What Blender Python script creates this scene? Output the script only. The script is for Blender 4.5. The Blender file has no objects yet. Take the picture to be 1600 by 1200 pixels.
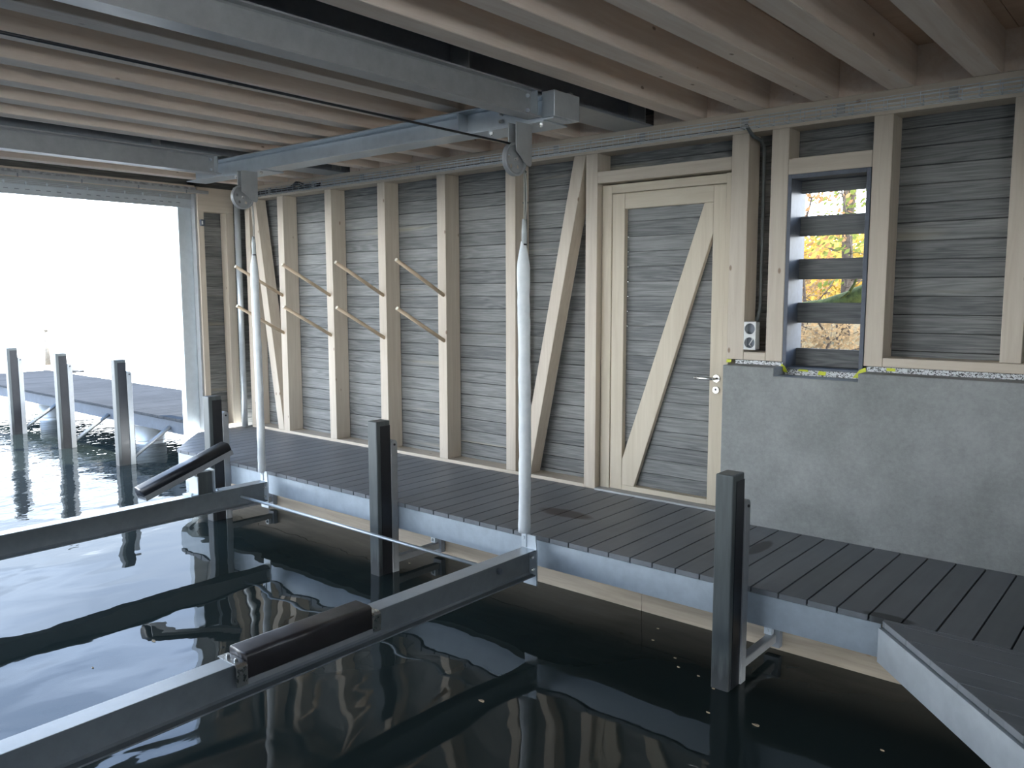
import bpy, bmesh, math, random
from mathutils import Vector, Matrix
random.seed(7)
S = bpy.context.scene
COL = S.collection
# ------------------------------------------------------------------ camera
CAM = Vector((0.0, -5.321, 1.55))
cd = bpy.data.cameras.new('camera'); cam = bpy.data.objects.new('camera', cd); COL.objects.link(cam)
yaw, pitch, roll = math.radians(40.217), math.radians(6.287), math.radians(0.127)
fw = Vector((-math.sin(yaw)*math.cos(pitch), math.cos(yaw)*math.cos(pitch), -math.sin(pitch)))
rt = fw.cross(Vector((0, 0, 1))).normalized(); dn = fw.cross(rt)
r2 = math.cos(roll)*rt + math.sin(roll)*dn; d2 = -math.sin(roll)*rt + math.cos(roll)*dn
M = Matrix((r2, -d2, -fw)).transposed().to_4x4(); M.translation = CAM
cam.matrix_world = M
cd.sensor_fit = 'HORIZONTAL'; cd.sensor_width = 36.0; cd.lens = 36.0*1282.5/1600.0
cd.clip_start = 0.05; cd.clip_end = 2000
S.camera = cam
# ------------------------------------------------------------------ view
S.view_settings.view_transform = 'Standard'; S.view_settings.look = 'None'
S.view_settings.gamma = 1.0; S.view_settings.use_curve_mapping = False
S.view_settings.exposure = 1.05
# ------------------------------------------------------------------ sky
W = bpy.data.worlds.new('world'); S.world = W; W.use_nodes = True
nt = W.node_tree; nt.nodes.clear()
def wn(t, **k):
    n = nt.nodes.new(t)
    for a, b in k.items(): setattr(n, a, b)
    return n
tc = wn('ShaderNodeTexCoord'); sp = wn('ShaderNodeSeparateXYZ'); nt.links.new(tc.outputs['Generated'], sp.inputs[0])
rp = wn('ShaderNodeValToRGB'); nt.links.new(sp.outputs['Z'], rp.inputs[0])
e = rp.color_ramp.elements
e[0].position = 0.0; e[0].color = (0.91, 0.965, 1.0, 1)
e[1].position = 1.0; e[1].color = (0.035, 0.06, 0.11, 1)
m_ = rp.color_ramp.elements.new(0.08); m_.color = (0.77, 0.82, 0.87, 1)
m_ = rp.color_ramp.elements.new(0.16); m_.color = (0.26, 0.29, 0.33, 1)
m_ = rp.color_ramp.elements.new(0.24); m_.color = (0.125, 0.15, 0.185, 1)
m_ = rp.color_ramp.elements.new(0.42); m_.color = (0.125, 0.17, 0.25, 1)
m_ = rp.color_ramp.elements.new(0.60); m_.color = (0.07, 0.105, 0.17, 1)
mp = wn('ShaderNodeMapping'); mp.inputs['Scale'].default_value = (1.5, 1.5, 7.0)
nz = wn('ShaderNodeTexNoise'); nz.inputs['Scale'].default_value = 2.2; nz.inputs['Detail'].default_value = 5
nt.links.new(tc.outputs['Generated'], mp.inputs[0]); nt.links.new(mp.outputs[0], nz.inputs['Vector'])
cr = wn('ShaderNodeValToRGB'); nt.links.new(nz.outputs['Fac'], cr.inputs[0])
cr.color_ramp.elements[0].position = 0.42; cr.color_ramp.elements[0].color = (.80, .81, .82, 1)
cr.color_ramp.elements[1].position = 0.68; cr.color_ramp.elements[1].color = (1.3, 1.28, 1.25, 1)
mx = wn('ShaderNodeMixRGB'); mx.blend_type = 'MULTIPLY'; mx.inputs[0].default_value = 1.0; nt.links.new(cr.outputs[0], mx.inputs[2]); nt.links.new(rp.outputs[0], mx.inputs[1])
bg = wn('ShaderNodeBackground'); nt.links.new(mx.outputs[0], bg.inputs[0]); bg.inputs[1].default_value = 11.0
wo = wn('ShaderNodeOutputWorld'); nt.links.new(bg.outputs[0], wo.inputs[0])
# ------------------------------------------------------------------ sun (behind the building, raking along the landward wall)
sd = bpy.data.lights.new('sun', 'SUN'); sd.energy = 3.8; sd.angle = math.radians(0.6); sd.color = (1.0, 0.90, 0.72)
so = bpy.data.objects.new('sun', sd); COL.objects.link(so)
so.rotation_euler = Vector((0.32, 0.42, 0.85)).to_track_quat('Z', 'Y').to_euler(); so.location = (4, 5, 11)

# ================================================================== materials
def newmat(name):
    m = bpy.data.materials.new(name); m.use_nodes = True; n = m.node_tree.nodes; l = m.node_tree.links
    b = n['Principled BSDF']; return m, n, l, b
def ramp(n, l, src, stops):
    r = n.new('ShaderNodeValToRGB'); l.new(src, r.inputs[0]); el = r.color_ramp.elements
    for i, (p, c) in enumerate(stops):
        x = el[i] if i < 2 else el.new(p)
        x.position = p; x.color = (c[0], c[1], c[2], 1)
    return r.outputs[0]
def coords(n, l, scale, rnd=True):
    t = n.new('ShaderNodeTexCoord'); v = t.outputs['Object']
    if rnd:
        oi = n.new('ShaderNodeObjectInfo'); mu = n.new('ShaderNodeMath'); mu.operation = 'MULTIPLY'; mu.inputs[1].default_value = 37.0
        l.new(oi.outputs['Random'], mu.inputs[0]); ad = n.new('ShaderNodeVectorMath'); ad.operation = 'ADD'
        l.new(v, ad.inputs[0]); l.new(mu.outputs[0], ad.inputs[1]); v = ad.outputs[0]
    m = n.new('ShaderNodeMapping'); m.inputs['Scale'].default_value = scale; l.new(v, m.inputs[0])
    return v, m.outputs[0]
def noise(n, l, v, sc, det=4, rough=.55, dist=0):
    x = n.new('ShaderNodeTexNoise'); x.inputs['Scale'].default_value = sc; x.inputs['Detail'].default_value = det
    x.inputs['Roughness'].default_value = rough; x.inputs['Distortion'].default_value = dist; l.new(v, x.inputs['Vector']); return x.outputs['Fac']
def mixc(n, l, fac, a, b, mode='MIX'):
    x = n.new('ShaderNodeMixRGB'); x.blend_type = mode
    for i, q in enumerate((fac, a, b)):
        if isinstance(q, (int, float)): x.inputs[i].default_value = q
        elif isinstance(q, tuple): x.inputs[i].default_value = (q[0], q[1], q[2], 1)
        else: l.new(q, x.inputs[i])
    return x.outputs[0]
def mth(n, l, op, a, b=None):
    x = n.new('ShaderNodeMath'); x.operation = op
    for i, q in enumerate((a, b)):
        if q is None: continue
        if isinstance(q, (int, float)): x.inputs[i].default_value = q
        else: l.new(q, x.inputs[i])
    return x.outputs[0]
def bump(n, l, b, h, s, d=.01):
    x = n.new('ShaderNodeBump'); x.inputs['Strength'].default_value = s; x.inputs['Distance'].default_value = d
    l.new(h, x.inputs['Height']); l.new(x.outputs[0], b.inputs['Normal'])

def spruce(name, axis, c1, c2, knot=(.22, .12, .06), kn=True):
    m, n, l, b = newmat(name)
    s = [9, 9, 9]; s[axis] = .55
    raw, v = coords(n, l, tuple(s))
    f = noise(n, l, v, 3.0, 6, .6, .6)
    col = ramp(n, l, f, [(.3, c1), (.7, c2)])
    s2 = [7, 7, 7]; s2[axis] = 3.6
    if kn:
        mpn = n.new('ShaderNodeMapping'); mpn.inputs['Scale'].default_value = tuple(s2); l.new(raw, mpn.inputs[0])
        vo = n.new('ShaderNodeTexVoronoi'); vo.inputs['Scale'].default_value = 1.0; l.new(mpn.outputs[0], vo.inputs['Vector'])
        k = ramp(n, l, vo.outputs['Distance'], [(.045, (1, 1, 1)), (.085, (0, 0, 0))])
        col = mixc(n, l, mth(n, l, 'MULTIPLY', k, .75), col, knot)
    l.new(col, b.inputs['Base Color']); b.inputs['Roughness'].default_value = .6
    bump(n, l, b, f, .08, .004)
    return m
SP1, SP2 = (.57, .485, .385), (.67, .59, .485)
wood = [spruce('planed spruce %s' % 'xyz'[i], i, SP1, SP2) for i in range(3)]
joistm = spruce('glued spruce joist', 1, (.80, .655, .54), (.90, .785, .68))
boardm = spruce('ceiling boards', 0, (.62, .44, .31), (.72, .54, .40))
doorwood = [spruce('door pine %s' % 'xyz'[i], i, (.60, .515, .39), (.69, .61, .48), kn=False) for i in range(3)]
beech = spruce('beech rod', 1, (.62, .47, .32), (.70, .56, .40), kn=False)
tanwood = spruce('retaining plank', 0, (.31, .262, .205), (.45, .385, .305))

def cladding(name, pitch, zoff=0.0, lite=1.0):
    """Grey stained softwood boards; each board has its own tone and grain."""
    m, n, l, b = newmat(name)
    t = n.new('ShaderNodeTexCoord'); ge = n.new('ShaderNodeNewGeometry')
    s = n.new('ShaderNodeSeparateXYZ'); l.new(ge.outputs['Position'], s.inputs[0])
    zi = mth(n, l, 'FLOOR', mth(n, l, 'DIVIDE', mth(n, l, 'ADD', s.outputs['Z'], 10 + zoff), pitch))
    h = mth(n, l, 'ADD', s.outputs['X'], s.outputs['Y'])
    c = n.new('ShaderNodeCombineXYZ')
    l.new(mth(n, l, 'ADD', mth(n, l, 'MULTIPLY', h, .5), mth(n, l, 'MULTIPLY', zi, 7.31)), c.inputs[0])
    l.new(mth(n, l, 'MULTIPLY', zi, 3.7), c.inputs[1]); l.new(mth(n, l, 'MULTIPLY', s.outputs['Z'], 10.0), c.inputs[2])
    g = n.new('ShaderNodeTexNoise'); g.inputs['Scale'].default_value = 1.3; g.inputs['Detail'].default_value = 2; g.inputs['Distortion'].default_value = .5
    l.new(c.outputs[0], g.inputs['Vector'])
    w = mth(n, l, 'SINE', mth(n, l, 'MULTIPLY', g.outputs['Fac'], 60.0))
    w = mth(n, l, 'ADD', mth(n, l, 'MULTIPLY', w, .5), .5)
    fine = noise(n, l, c.outputs[0], 9.0, 5, .65, .3)
    wn_ = n.new('ShaderNodeTexWhiteNoise'); wn_.noise_dimensions = '1D'; l.new(zi, wn_.inputs['W'])
    tone = mth(n, l, 'ADD', mth(n, l, 'MULTIPLY', w, .20), mth(n, l, 'MULTIPLY', fine, .80))
    tone = mth(n, l, 'ADD', tone, mth(n, l, 'MULTIPLY', mth(n, l, 'SUBTRACT', wn_.outputs['Value'], .5), .26))
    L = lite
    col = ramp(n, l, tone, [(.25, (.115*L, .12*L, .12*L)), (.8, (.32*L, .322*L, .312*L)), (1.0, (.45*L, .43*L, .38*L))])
    # unstained yellowish blotches where the stain did not take
    bl = ramp(n, l, noise(n, l, c.outputs[0], .9, 2, .4), [(.66, (0, 0, 0)), (.76, (1, 1, 1))])
    col = mixc(n, l, mth(n, l, 'MULTIPLY', bl, .4), col, (.50, .44, .30))
    l.new(col, b.inputs['Base Color']); b.inputs['Roughness'].default_value = .62
    bump(n, l, b, fine, .15, .004)
    return m
PITCH = .113
clad = cladding('grey stained boards', PITCH)
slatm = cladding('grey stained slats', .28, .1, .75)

def metal(name, c1, c2, rough=.42, metallic=.35, sc=14, bmp=.02):
    m, n, l, b = newmat(name)
    raw, v = coords(n, l, (1, 1, 1))
    f = noise(n, l, v, sc, 5, .6); f2 = noise(n, l, v, 1.7, 3, .5)
    mixf = mth(n, l, 'ADD', mth(n, l, 'MULTIPLY', f, .5), mth(n, l, 'MULTIPLY', f2, .5))
    l.new(ramp(n, l, mixf, [(.38, c1), (.62, c2)]), b.inputs['Base Color'])
    b.inputs['Metallic'].default_value = metallic
    l.new(mth(n, l, 'ADD', mth(n, l, 'MULTIPLY', f, .25), rough-.12), b.inputs['Roughness'])
    bump(n, l, b, f, bmp, .003)
    return m
galv = metal('hot dip galvanised steel', (.54, .585, .62), (.64, .685, .72), .38, .45)
galvd = metal('dull galvanised steel', (.38, .39, .395), (.46, .475, .48), .46)
galvw = metal('pale zinc plate', (.60, .66, .70), (.70, .76, .80), .38, .45)
liftm = metal('shaded zinc web', (.23, .25, .26), (.29, .315, .325), .5, .3)  # shade on the lift beam webs is put into this darker zinc
edgem = metal('zinc edge channel', (.44, .505, .56), (.55, .62, .68), .45, .3)
def post_mat():
    m, n, l, b = newmat('grey coated fender post')
    ge = n.new('ShaderNodeNewGeometry'); sp_ = n.new('ShaderNodeSeparateXYZ'); l.new(ge.outputs['Position'], sp_.inputs[0])
    mpn = n.new('ShaderNodeMapping'); mpn.inputs['Scale'].default_value = (30, 30, 3); l.new(ge.outputs['Position'], mpn.inputs[0])
    f = noise(n, l, mpn.outputs[0], 1.0, 4)
    col = ramp(n, l, f, [(.3, (.080, .093, .093)), (.7, (.115, .130, .130))])
    h = mth(n, l, 'ADD', sp_.outputs['Z'], mth(n, l, 'MULTIPLY', f, .30))
    k = ramp(n, l, mth(n, l, 'ADD', h, .6), [(.30, (1, 1, 1)), (.42, (0, 0, 0))])
    l.new(mixc(n, l, mth(n, l, 'MULTIPLY', k, .8), col, (.02, .022, .026)), b.inputs['Base Color'])
    b.inputs['Roughness'].default_value = .42; return m
postm = post_mat()
darkm = metal('black rubber', (.013, .014, .017), (.022, .023, .027), .36, 0.0)  # also colours the shade sheets in the post recesses and under the deck
rubber = metal('brown black rubber cap', (.050, .043, .042), (.068, .060, .060), .36, 0.0)
steelb = metal('dark steel and shaded web', (.20, .22, .25), (.26, .285, .32), .5, .25)  # shadow on the ceiling beam webs is in this colour; other dark parts share it
chrome = metal('brushed stainless', (.62, .62, .60), (.72, .72, .70), .28, 1.0, 40)
def plain(name, c, rough=.5, metallic=0.0, var=.12):
    m, n, l, b = newmat(name)
    raw, v = coords(n, l, (1, 1, 1)); f = noise(n, l, v, 25, 4)
    l.new(ramp(n, l, f, [(.3, tuple(x*(1-var) for x in c)), (.7, tuple(min(1, x*(1+var)) for x in c))]), b.inputs['Base Color'])
    b.inputs['Roughness'].default_value = rough; b.inputs['Metallic'].default_value = metallic
    return m
ropem = plain('grey rope', (.42, .40, .36), .8)
ropeblk = plain('black cable jacket', (.012, .012, .016), .45)
greyplast = plain('light grey plastic', (.55, .58, .58), .4)
white = plain('off white plastic', (.75, .76, .74), .4)
greypaint = plain('blue grey painted wood', (.10, .115, .145), .5)
yellow = plain('yellow tape', (.62, .66, .03), .45)
conduitm = plain('dark grey conduit', (.10, .11, .11), .5)
insul = plain('pale brush seal', (.30, .31, .32), .8, 0, .5)
ptfe = plain('beech end grain', (.80, .74, .62), .6)
lfm = plain('dead leaf', (.45, .36, .24), .8)
bankm = plain('leaf littered ground', (.16, .12, .055), .9, 0, .5)
mossm = plain('mossy bark', (.06, .08, .02), .9, 0, .5)
bark = plain('tree bark', (.10, .075, .055), .9, 0, .4)
pinkroof = plain('red roof tiles', (.75, .50, .45), .8)
shorem = plain('reeds and autumn trees paled by haze', (.80, .75, .58), .9)  # haze and glare over the lake are put into this pale shore colour
housem = plain('white render', (.85, .84, .80), .8)

def sleeve_mat():
    m, n, l, b = newmat('white woven sleeve')
    raw, v = coords(n, l, (1, 1, 1)); f = noise(n, l, v, 16, 3)
    l.new(ramp(n, l, f, [(.3, (.78, .82, .84)), (.7, (.88, .91, .92))]), b.inputs['Base Color'])
    b.inputs['Roughness'].default_value = .45; bump(n, l, b, f, .4, .008); return m
sleeve = sleeve_mat()
def concrete_mat():
    m, n, l, b = newmat('smooth cast concrete')
    raw, v = coords(n, l, (1, 1, 1), False)
    f = noise(n, l, v, 3.0, 6, .6); g = noise(n, l, v, 34, 5, .7)
    t = mth(n, l, 'ADD', mth(n, l, 'MULTIPLY', f, .65), mth(n, l, 'MULTIPLY', g, .35))
    col = ramp(n, l, t, [(.34, (.225, .232, .226)), (.66, (.375, .385, .375))])
    vo = n.new('ShaderNodeTexVoronoi'); vo.inputs['Scale'].default_value = 17; l.new(raw, vo.inputs['Vector'])
    k = ramp(n, l, vo.outputs['Distance'], [(.04, (1, 1, 1)), (.07, (0, 0, 0))])
    col = mixc(n, l, mth(n, l, 'MULTIPLY', k, .35), col, (.16, .16, .15))
    l.new(col, b.inputs['Base Color']); b.inputs['Roughness'].default_value = .75; bump(n, l, b, g, .2, .004); return m
concrete = concrete_mat()
def deck_mat(name, axis, stains=True, rough=.5, spec=.5, dark=1.0):
    m, n, l, b = newmat(name)
    ge = n.new('ShaderNodeNewGeometry'); s = n.new('ShaderNodeSeparateXYZ'); l.new(ge.outputs['Position'], s.inputs[0])
    a = s.outputs['X'] if axis == 1 else s.outputs['Y']
    idx = mth(n, l, 'FLOOR', mth(n, l, 'DIVIDE', mth(n, l, 'ADD', a, 100.0 + (.005 if axis == 1 else 1.3)), .15))
    wn_ = n.new('ShaderNodeTexWhiteNoise'); wn_.noise_dimensions = '1D'; l.new(idx, wn_.inputs['W'])
    mpn = n.new('ShaderNodeMapping'); sc = [22, 22, 22]; sc[axis] = 1.4; mpn.inputs['Scale'].default_value = tuple(sc); l.new(ge.outputs['Position'], mpn.inputs[0])
    f = noise(n, l, mpn.outputs[0], 1.0, 5, .6, .3); g = noise(n, l, ge.outputs['Position'], 3.0, 4, .6)
    t = mth(n, l, 'ADD', mth(n, l, 'MULTIPLY', f, .4), mth(n, l, 'ADD', mth(n, l, 'MULTIPLY', g, .45), mth(n, l, 'MULTIPLY', wn_.outputs['Value'], .2)))
    col = ramp(n, l, t, [(.25, (.155*dark, .167*dark, .18*dark)), (.8, (.25*dark, .265*dark, .285*dark))])
    if stains:
        for (cx, cy, rx, ry, cc) in ((-3.36, -.74, .26, .10, (.055, .035, .033)), (-2.0, -.62, .05, .22, (.06, .055, .055)), (-1.06, -1.26, .13, .045, (.035, .037, .036))):
            sub = n.new('ShaderNodeVectorMath'); sub.operation = 'SUBTRACT'; l.new(ge.outputs['Position'], sub.inputs[0]); sub.inputs[1].default_value = (cx, cy, 0)
            dv = n.new('ShaderNodeVectorMath'); dv.operation = 'DIVIDE'; l.new(sub.outputs[0], dv.inputs[0]); dv.inputs[1].default_value = (rx, ry, .5)
            ln = n.new('ShaderNodeVectorMath'); ln.operation = 'LENGTH'; l.new(dv.outputs[0], ln.inputs[0])
            dd = mth(n, l, 'ADD', ln.outputs['Value'], mth(n, l, 'MULTIPLY', g, .9))
            k = ramp(n, l, mth(n, l, 'MULTIPLY', dd, .5), [(.58, (1, 1, 1)), (.72, (0, 0, 0))])
            col = mixc(n, l, mth(n, l, 'MULTIPLY', k, .85), col, cc)
    l.new(col, b.inputs['Base Color']); b.inputs['Roughness'].default_value = rough; b.inputs['Specular IOR Level'].default_value = spec
    bump(n, l, b, f, .15, .004); return m
deckY = deck_mat('grey composite boards across', 1); deckX = deck_mat('grey composite boards lengthwise', 0, False)
jettym = deck_mat('weathered grey jetty boards', 1, False, .95, .0, .45)
jettys = metal('jetty edge steel', (.10, .12, .15), (.14, .165, .20), .7, .0)
def strip_mat():
    m, n, l, b = newmat('white sealing foil with black flecks')
    ge = n.new('ShaderNodeNewGeometry'); mpn = n.new('ShaderNodeMapping'); mpn.inputs['Scale'].default_value = (1, 1, 1.6); mpn.inputs['Rotation'].default_value = (0, .7, 0); l.new(ge.outputs['Position'], mpn.inputs[0])
    f = noise(n, l, mpn.outputs[0], 70, 2, .5, 1.2)
    l.new(ramp(n, l, f, [(.44, (.05, .05, .05)), (.49, (.72, .74, .75))]), b.inputs['Base Color']); b.inputs['Roughness'].default_value = .4; return m
foil = strip_mat()
def water_mat():
    m, n, l, b = newmat('dark still lake water')
    ge = n.new('ShaderNodeNewGeometry'); p = ge.outputs['Position']; s = n.new('ShaderNodeSeparateXYZ'); l.new(p, s.inputs[0])
    b.inputs['Base Color'].default_value = (.026, .037, .035, 1); b.inputs['Roughness'].default_value = .015; b.inputs['IOR'].default_value = 1.333
    mpn = n.new('ShaderNodeMapping'); mpn.inputs['Scale'].default_value = (1.3, .8, 1); mpn.inputs['Rotation'].default_value = (0, 0, .5); l.new(p, mpn.inputs[0])
    a = noise(n, l, mpn.outputs[0], 1.6, 1.5, .4, .3)
    c = noise(n, l, mpn.outputs[0], 6.5, 2, .5, .2)
    out = n.new('ShaderNodeMapRange'); out.inputs['From Min'].default_value = -6.5; out.inputs['From Max'].default_value = -11.0; l.new(s.outputs['X'], out.inputs[0])
    h = mth(n, l, 'ADD', mth(n, l, 'MULTIPLY', a, .011), mth(n, l, 'MULTIPLY', c, mth(n, l, 'ADD', mth(n, l, 'MULTIPLY', out.outputs[0], .006), .0002)))
    x = n.new('ShaderNodeBump'); x.inputs['Strength'].default_value = 1.0; x.inputs['Distance'].default_value = 1.0
    l.new(h, x.inputs['Height']); l.new(x.outputs[0], b.inputs['Normal'])
    return m
water = water_mat()
def leafm(name, c, tr=.5):
    m, n, l, b = newmat(name)
    oi = n.new('ShaderNodeTexCoord'); f = noise(n, l, oi.outputs['Object'], 2.2, 3)
    col = ramp(n, l, f, [(.35, tuple(x*.6 for x in c)), (.6, c)])
    d = n.new('ShaderNodeBsdfDiffuse'); t = n.new('ShaderNodeBsdfTranslucent'); l.new(col, d.inputs[0]); l.new(col, t.inputs[0])
    ms = n.new('ShaderNodeMixShader'); ms.inputs[0].default_value = tr; l.new(d.outputs[0], ms.inputs[1]); l.new(t.outputs[0], ms.inputs[2])
    l.new(ms.outputs[0], n['Material Output'].inputs['Surface']); return m
leafy = leafm('yellow autumn leaves', (.80, .58, .16)); leafo = leafm('orange autumn leaves', (.50, .28, .13)); leafg = leafm('green leaves', (.26, .30, .08)); leafb = leafm('brown twig leaves', (.42, .30, .17))

# ================================================================== mesh helpers
def tag(o, label=None, cat=None, group=None, kind=None):
    if label: o['label'] = label
    if cat: o['category'] = cat
    if group: o['group'] = group
    if kind: o['kind'] = kind
    return o
def empty(name, loc, label=None, cat=None, group=None, kind=None):
    o = bpy.data.objects.new(name, None); COL.objects.link(o); o.location = loc; o.empty_display_size = .1
    return tag(o, label, cat, group, kind)
def wloc(o):
    v = Vector((0, 0, 0))
    while o: v += o.location; o = o.parent
    return v
class MB:
    def __init__(s): s.v = []; s.f = []; s.smooth = []
    def add(s, vs, fs, sm=False):
        k = len(s.v); s.v += [Vector(v) for v in vs]; s.f += [[i+k for i in f] for f in fs]; s.smooth += [sm]*len(fs); return s
    def box(s, x0, x1, y0, y1, z0, z1):
        x0, x1 = sorted((x0, x1)); y0, y1 = sorted((y0, y1)); z0, z1 = sorted((z0, z1))
        return s.add([(x0,y0,z0),(x1,y0,z0),(x1,y1,z0),(x0,y1,z0),(x0,y0,z1),(x1,y0,z1),(x1,y1,z1),(x0,y1,z1)],
                     [(0,3,2,1),(4,5,6,7),(0,1,5,4),(1,2,6,5),(2,3,7,6),(3,0,4,7)])
    def prism(s, prof, axis, a, b, sm=False):
        """prof: closed 2-D outline in the two other axes (cyclic order), extruded from a to b along axis."""
        o = [((1, 2), 0), ((2, 0), 1), ((0, 1), 2)][axis][0]
        def P(p, t):
            v = [0, 0, 0]; v[o[0]] = p[0]; v[o[1]] = p[1]; v[axis] = t; return v
        ar = sum(prof[i][0]*prof[(i+1) % len(prof)][1]-prof[(i+1) % len(prof)][0]*prof[i][1] for i in range(len(prof)))
        if ar < 0: prof = prof[::-1]
        if a > b: a, b = b, a
        n = len(prof)
        return s.add([P(p, a) for p in prof]+[P(p, b) for p in prof],
                     [tuple(range(n))[::-1], tuple(range(n, 2*n))]+[(i, (i+1) % n, n+(i+1) % n, n+i) for i in range(n)], sm)
    def cyl(s, p, q, r, n=16, r2=None, sm=True):
        p = Vector(p); q = Vector(q); d = (q-p).normalized(); u = d.orthogonal().normalized(); w = d.cross(u); r2 = r if r2 is None else r2
        vs = []
        for c, rr in ((p, r), (q, r2)):
            for i in range(n):
                t = 2*math.pi*i/n; vs.append(c+rr*(math.cos(t)*u+math.sin(t)*w))
        k = len(s.v); s.add(vs, [(i, (i+1) % n, n+(i+1) % n, n+i) for i in range(n)], sm)
        s.add([], [], False); s.f += [[k+i for i in range(n)][::-1], [k+n+i for i in range(n)]]; s.smooth += [False, False]
        return s
    def tube(s, pts, r, n=8):
        pts = [Vector(p) for p in pts]; k = len(s.v); rings = []
        for i, p in enumerate(pts):
            d = (pts[min(i+1, len(pts)-1)]-pts[max(i-1, 0)]).normalized()
            ref = Vector((0, 0, 1)) if abs(d.z) < .9 else Vector((1, 0, 0))
            u = d.cross(ref).normalized(); w = d.cross(u); rr = r[i] if isinstance(r, (list, tuple)) else r
            rings.append([p+rr*(math.cos(2*math.pi*j/n)*u+math.sin(2*math.pi*j/n)*w) for j in range(n)])
        s.v += [v for g in rings for v in g]
        for i in range(len(rings)-1):
            for j in range(n):
                a = k+i*n+j; b = k+i*n+(j+1) % n; s.f.append([a, b, b+n, a+n]); s.smooth.append(True)
        s.f += [[k+j for j in range(n)][::-1], [k+(len(rings)-1)*n+j for j in range(n)]]; s.smooth += [False]*2
        return s
    def skewbox(s, x0b, x0t, w, y0, y1, zb, zt):
        """timber leaning in the x-z plane: left edge x0b at zb to x0t at zt, horizontal width w"""
        return s.prism([(zb, x0b), (zb, x0b+w), (zt, x0t+w), (zt, x0t)], 1, y0, y1)
    def build(s, name, mat, parent=None, bevel=0, seg=1, origin=None, mats=None):
        me = bpy.data.meshes.new(name)
        if origin is None:
            if parent: origin = wloc(parent)
            else:
                xs = [v.x for v in s.v]; ys = [v.y for v in s.v]; zs = [v.z for v in s.v]
                origin = Vector(((min(xs)+max(xs))/2, (min(ys)+max(ys))/2, min(zs)))
        origin = Vector(origin)
        me.from_pydata([v-origin for v in s.v], [], s.f)
        me.polygons.foreach_set('use_smooth', s.smooth)
        me.materials.append(mat); me.update()
        bm = bmesh.new(); bm.from_mesh(me); bmesh.ops.recalc_face_normals(bm, faces=bm.faces); bm.to_mesh(me); bm.free()
        o = bpy.data.objects.new(name, me); COL.objects.link(o)
        if parent: o.parent = parent
        else: o.location = origin
        if bevel:
            b = o.modifiers.new('bevel', 'BEVEL'); b.width = bevel; b.segments = seg; b.limit_method = 'ANGLE'; b.angle_limit = math.radians(40)
        return o
def ctree(o):
    return [c for c in bpy.data.objects if c.parent == o]
def dup(root, loc, label=None, group=None):
    r = root.copy(); COL.objects.link(r); r.location = loc
    if label: r['label'] = label
    if group: r['group'] = group
    for ch in ctree(root):
        c = ch.copy(); COL.objects.link(c); c.parent = r
        for g in ctree(ch):
            d = g.copy(); COL.objects.link(d); d.parent = c
    return r
def hprof(cx, zb, w, h, tf=.010, tw=.007, hr=.01):
    """H section outline centred on cx, bottom at zb, as (x, z) pairs"""
    x0, x1, zt = cx-w/2, cx+w/2, zb+h; a, b = cx-tw/2, cx+tw/2
    return [(x0, zb), (x1, zb), (x1, zb+tf), (b+hr, zb+tf), (b, zb+tf+hr), (b, zt-tf-hr), (b+hr, zt-tf), (x1, zt-tf), (x1, zt), (x0, zt), (x0, zt-tf), (a-hr, zt-tf), (a, zt-tf-hr), (a, zb+tf+hr), (a-hr, zb+tf), (x0, zb+tf)]
def hbeam(mb, along, cx, zb, w, h, a, b, **k):
    p = hprof(cx, zb, w, h, **k)
    if along == 'y': return mb.prism([(z, x) for x, z in p], 1, a, b)
    return mb.prism(p, 0, a, b)   # along x: profile (y, z)
def bolt(mb, p, axis, r=.012, h=.012):
    q = list(p); q[axis] += h
    mb.cyl(p, q, r, 6, sm=False); q2 = list(q); q2[axis] += h*.5; mb.cyl(q, q2, r*.55, 8)
    return mb

# ================================================================== the setting
ZC = 2.755           # underside of the ceiling joists
WL = -.53            # water level
XF = -8.68           # inner face of the lake end wall
# ---- water
mb = MB(); mb.add([(-900, -700, WL), (14, -700, WL), (14, .6, WL), (-900, .6, WL), (-9.2, .6, WL), (-9.2, 700, WL), (-900, 700, WL)], [])
mb.v = []; mb.add([(-900, -700, WL), (12, -700, WL), (12, -.75, WL), (-8.9, -.75, WL), (-8.9, 14, WL), (-60, 700, WL), (-900, 700, WL)], [(0, 1, 2, 3, 4, 5, 6)])
o = mb.build('water_surface', water, origin=(0, 0, WL)); tag(o, kind='structure')
# ---- long wall cladding (grey boards), with a hole for the window, the door opening
mb = MB()
YC0, YC1 = .185, .21
k = 0; z = 0.0
zoff = -PITCH*math.floor(10/PITCH)+10
holes = [(-2.14, -1.63, 1.05, 2.31), (-3.56, -2.56, -.1, 2.33)]
zl = (math.floor((10-.1)/PITCH))*PITCH-10
while zl < 2.8:
    zh = zl+PITCH
    segs = [(-8.9, 1.5)]
    for (a, b, c, d) in holes:
        if zh > c+.01 and zl < d-.01:
            ns = []
            for (p, q) in segs:
                if q <= a or p >= b: ns.append((p, q)); continue
                if p < a: ns.append((p, a))
                if q > b: ns.append((b, q))
            segs = ns
    for p, q in segs:
        # tongue and groove profile: a small shadow groove under each board
        mb.prism([(YC0, zl+.005), (YC0, zh-.002), (YC1, zh-.002), (YC1, zl), (YC0+.010, zl)], 0, p, q)
    zl = zh
mb.build('wall_right', clad); tag(bpy.data.objects['wall_right'], kind='structure')
mb = MB()
for (a, b, c, d) in ((-8.9, -3.56, -.3, 2.98), (-2.56, -2.14, -.3, 2.98), (-1.63, 1.5, -.3, 2.98), (-2.14, -1.63, -.3, 1.05), (-2.14, -1.63, 2.31, 2.98), (-3.56, -2.56, 2.33, 2.98)):
    mb.box(a, b, YC1+.002, YC1+.03, c, d)
tag(mb.build('wall_right_exterior', slatm), kind='structure')
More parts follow.
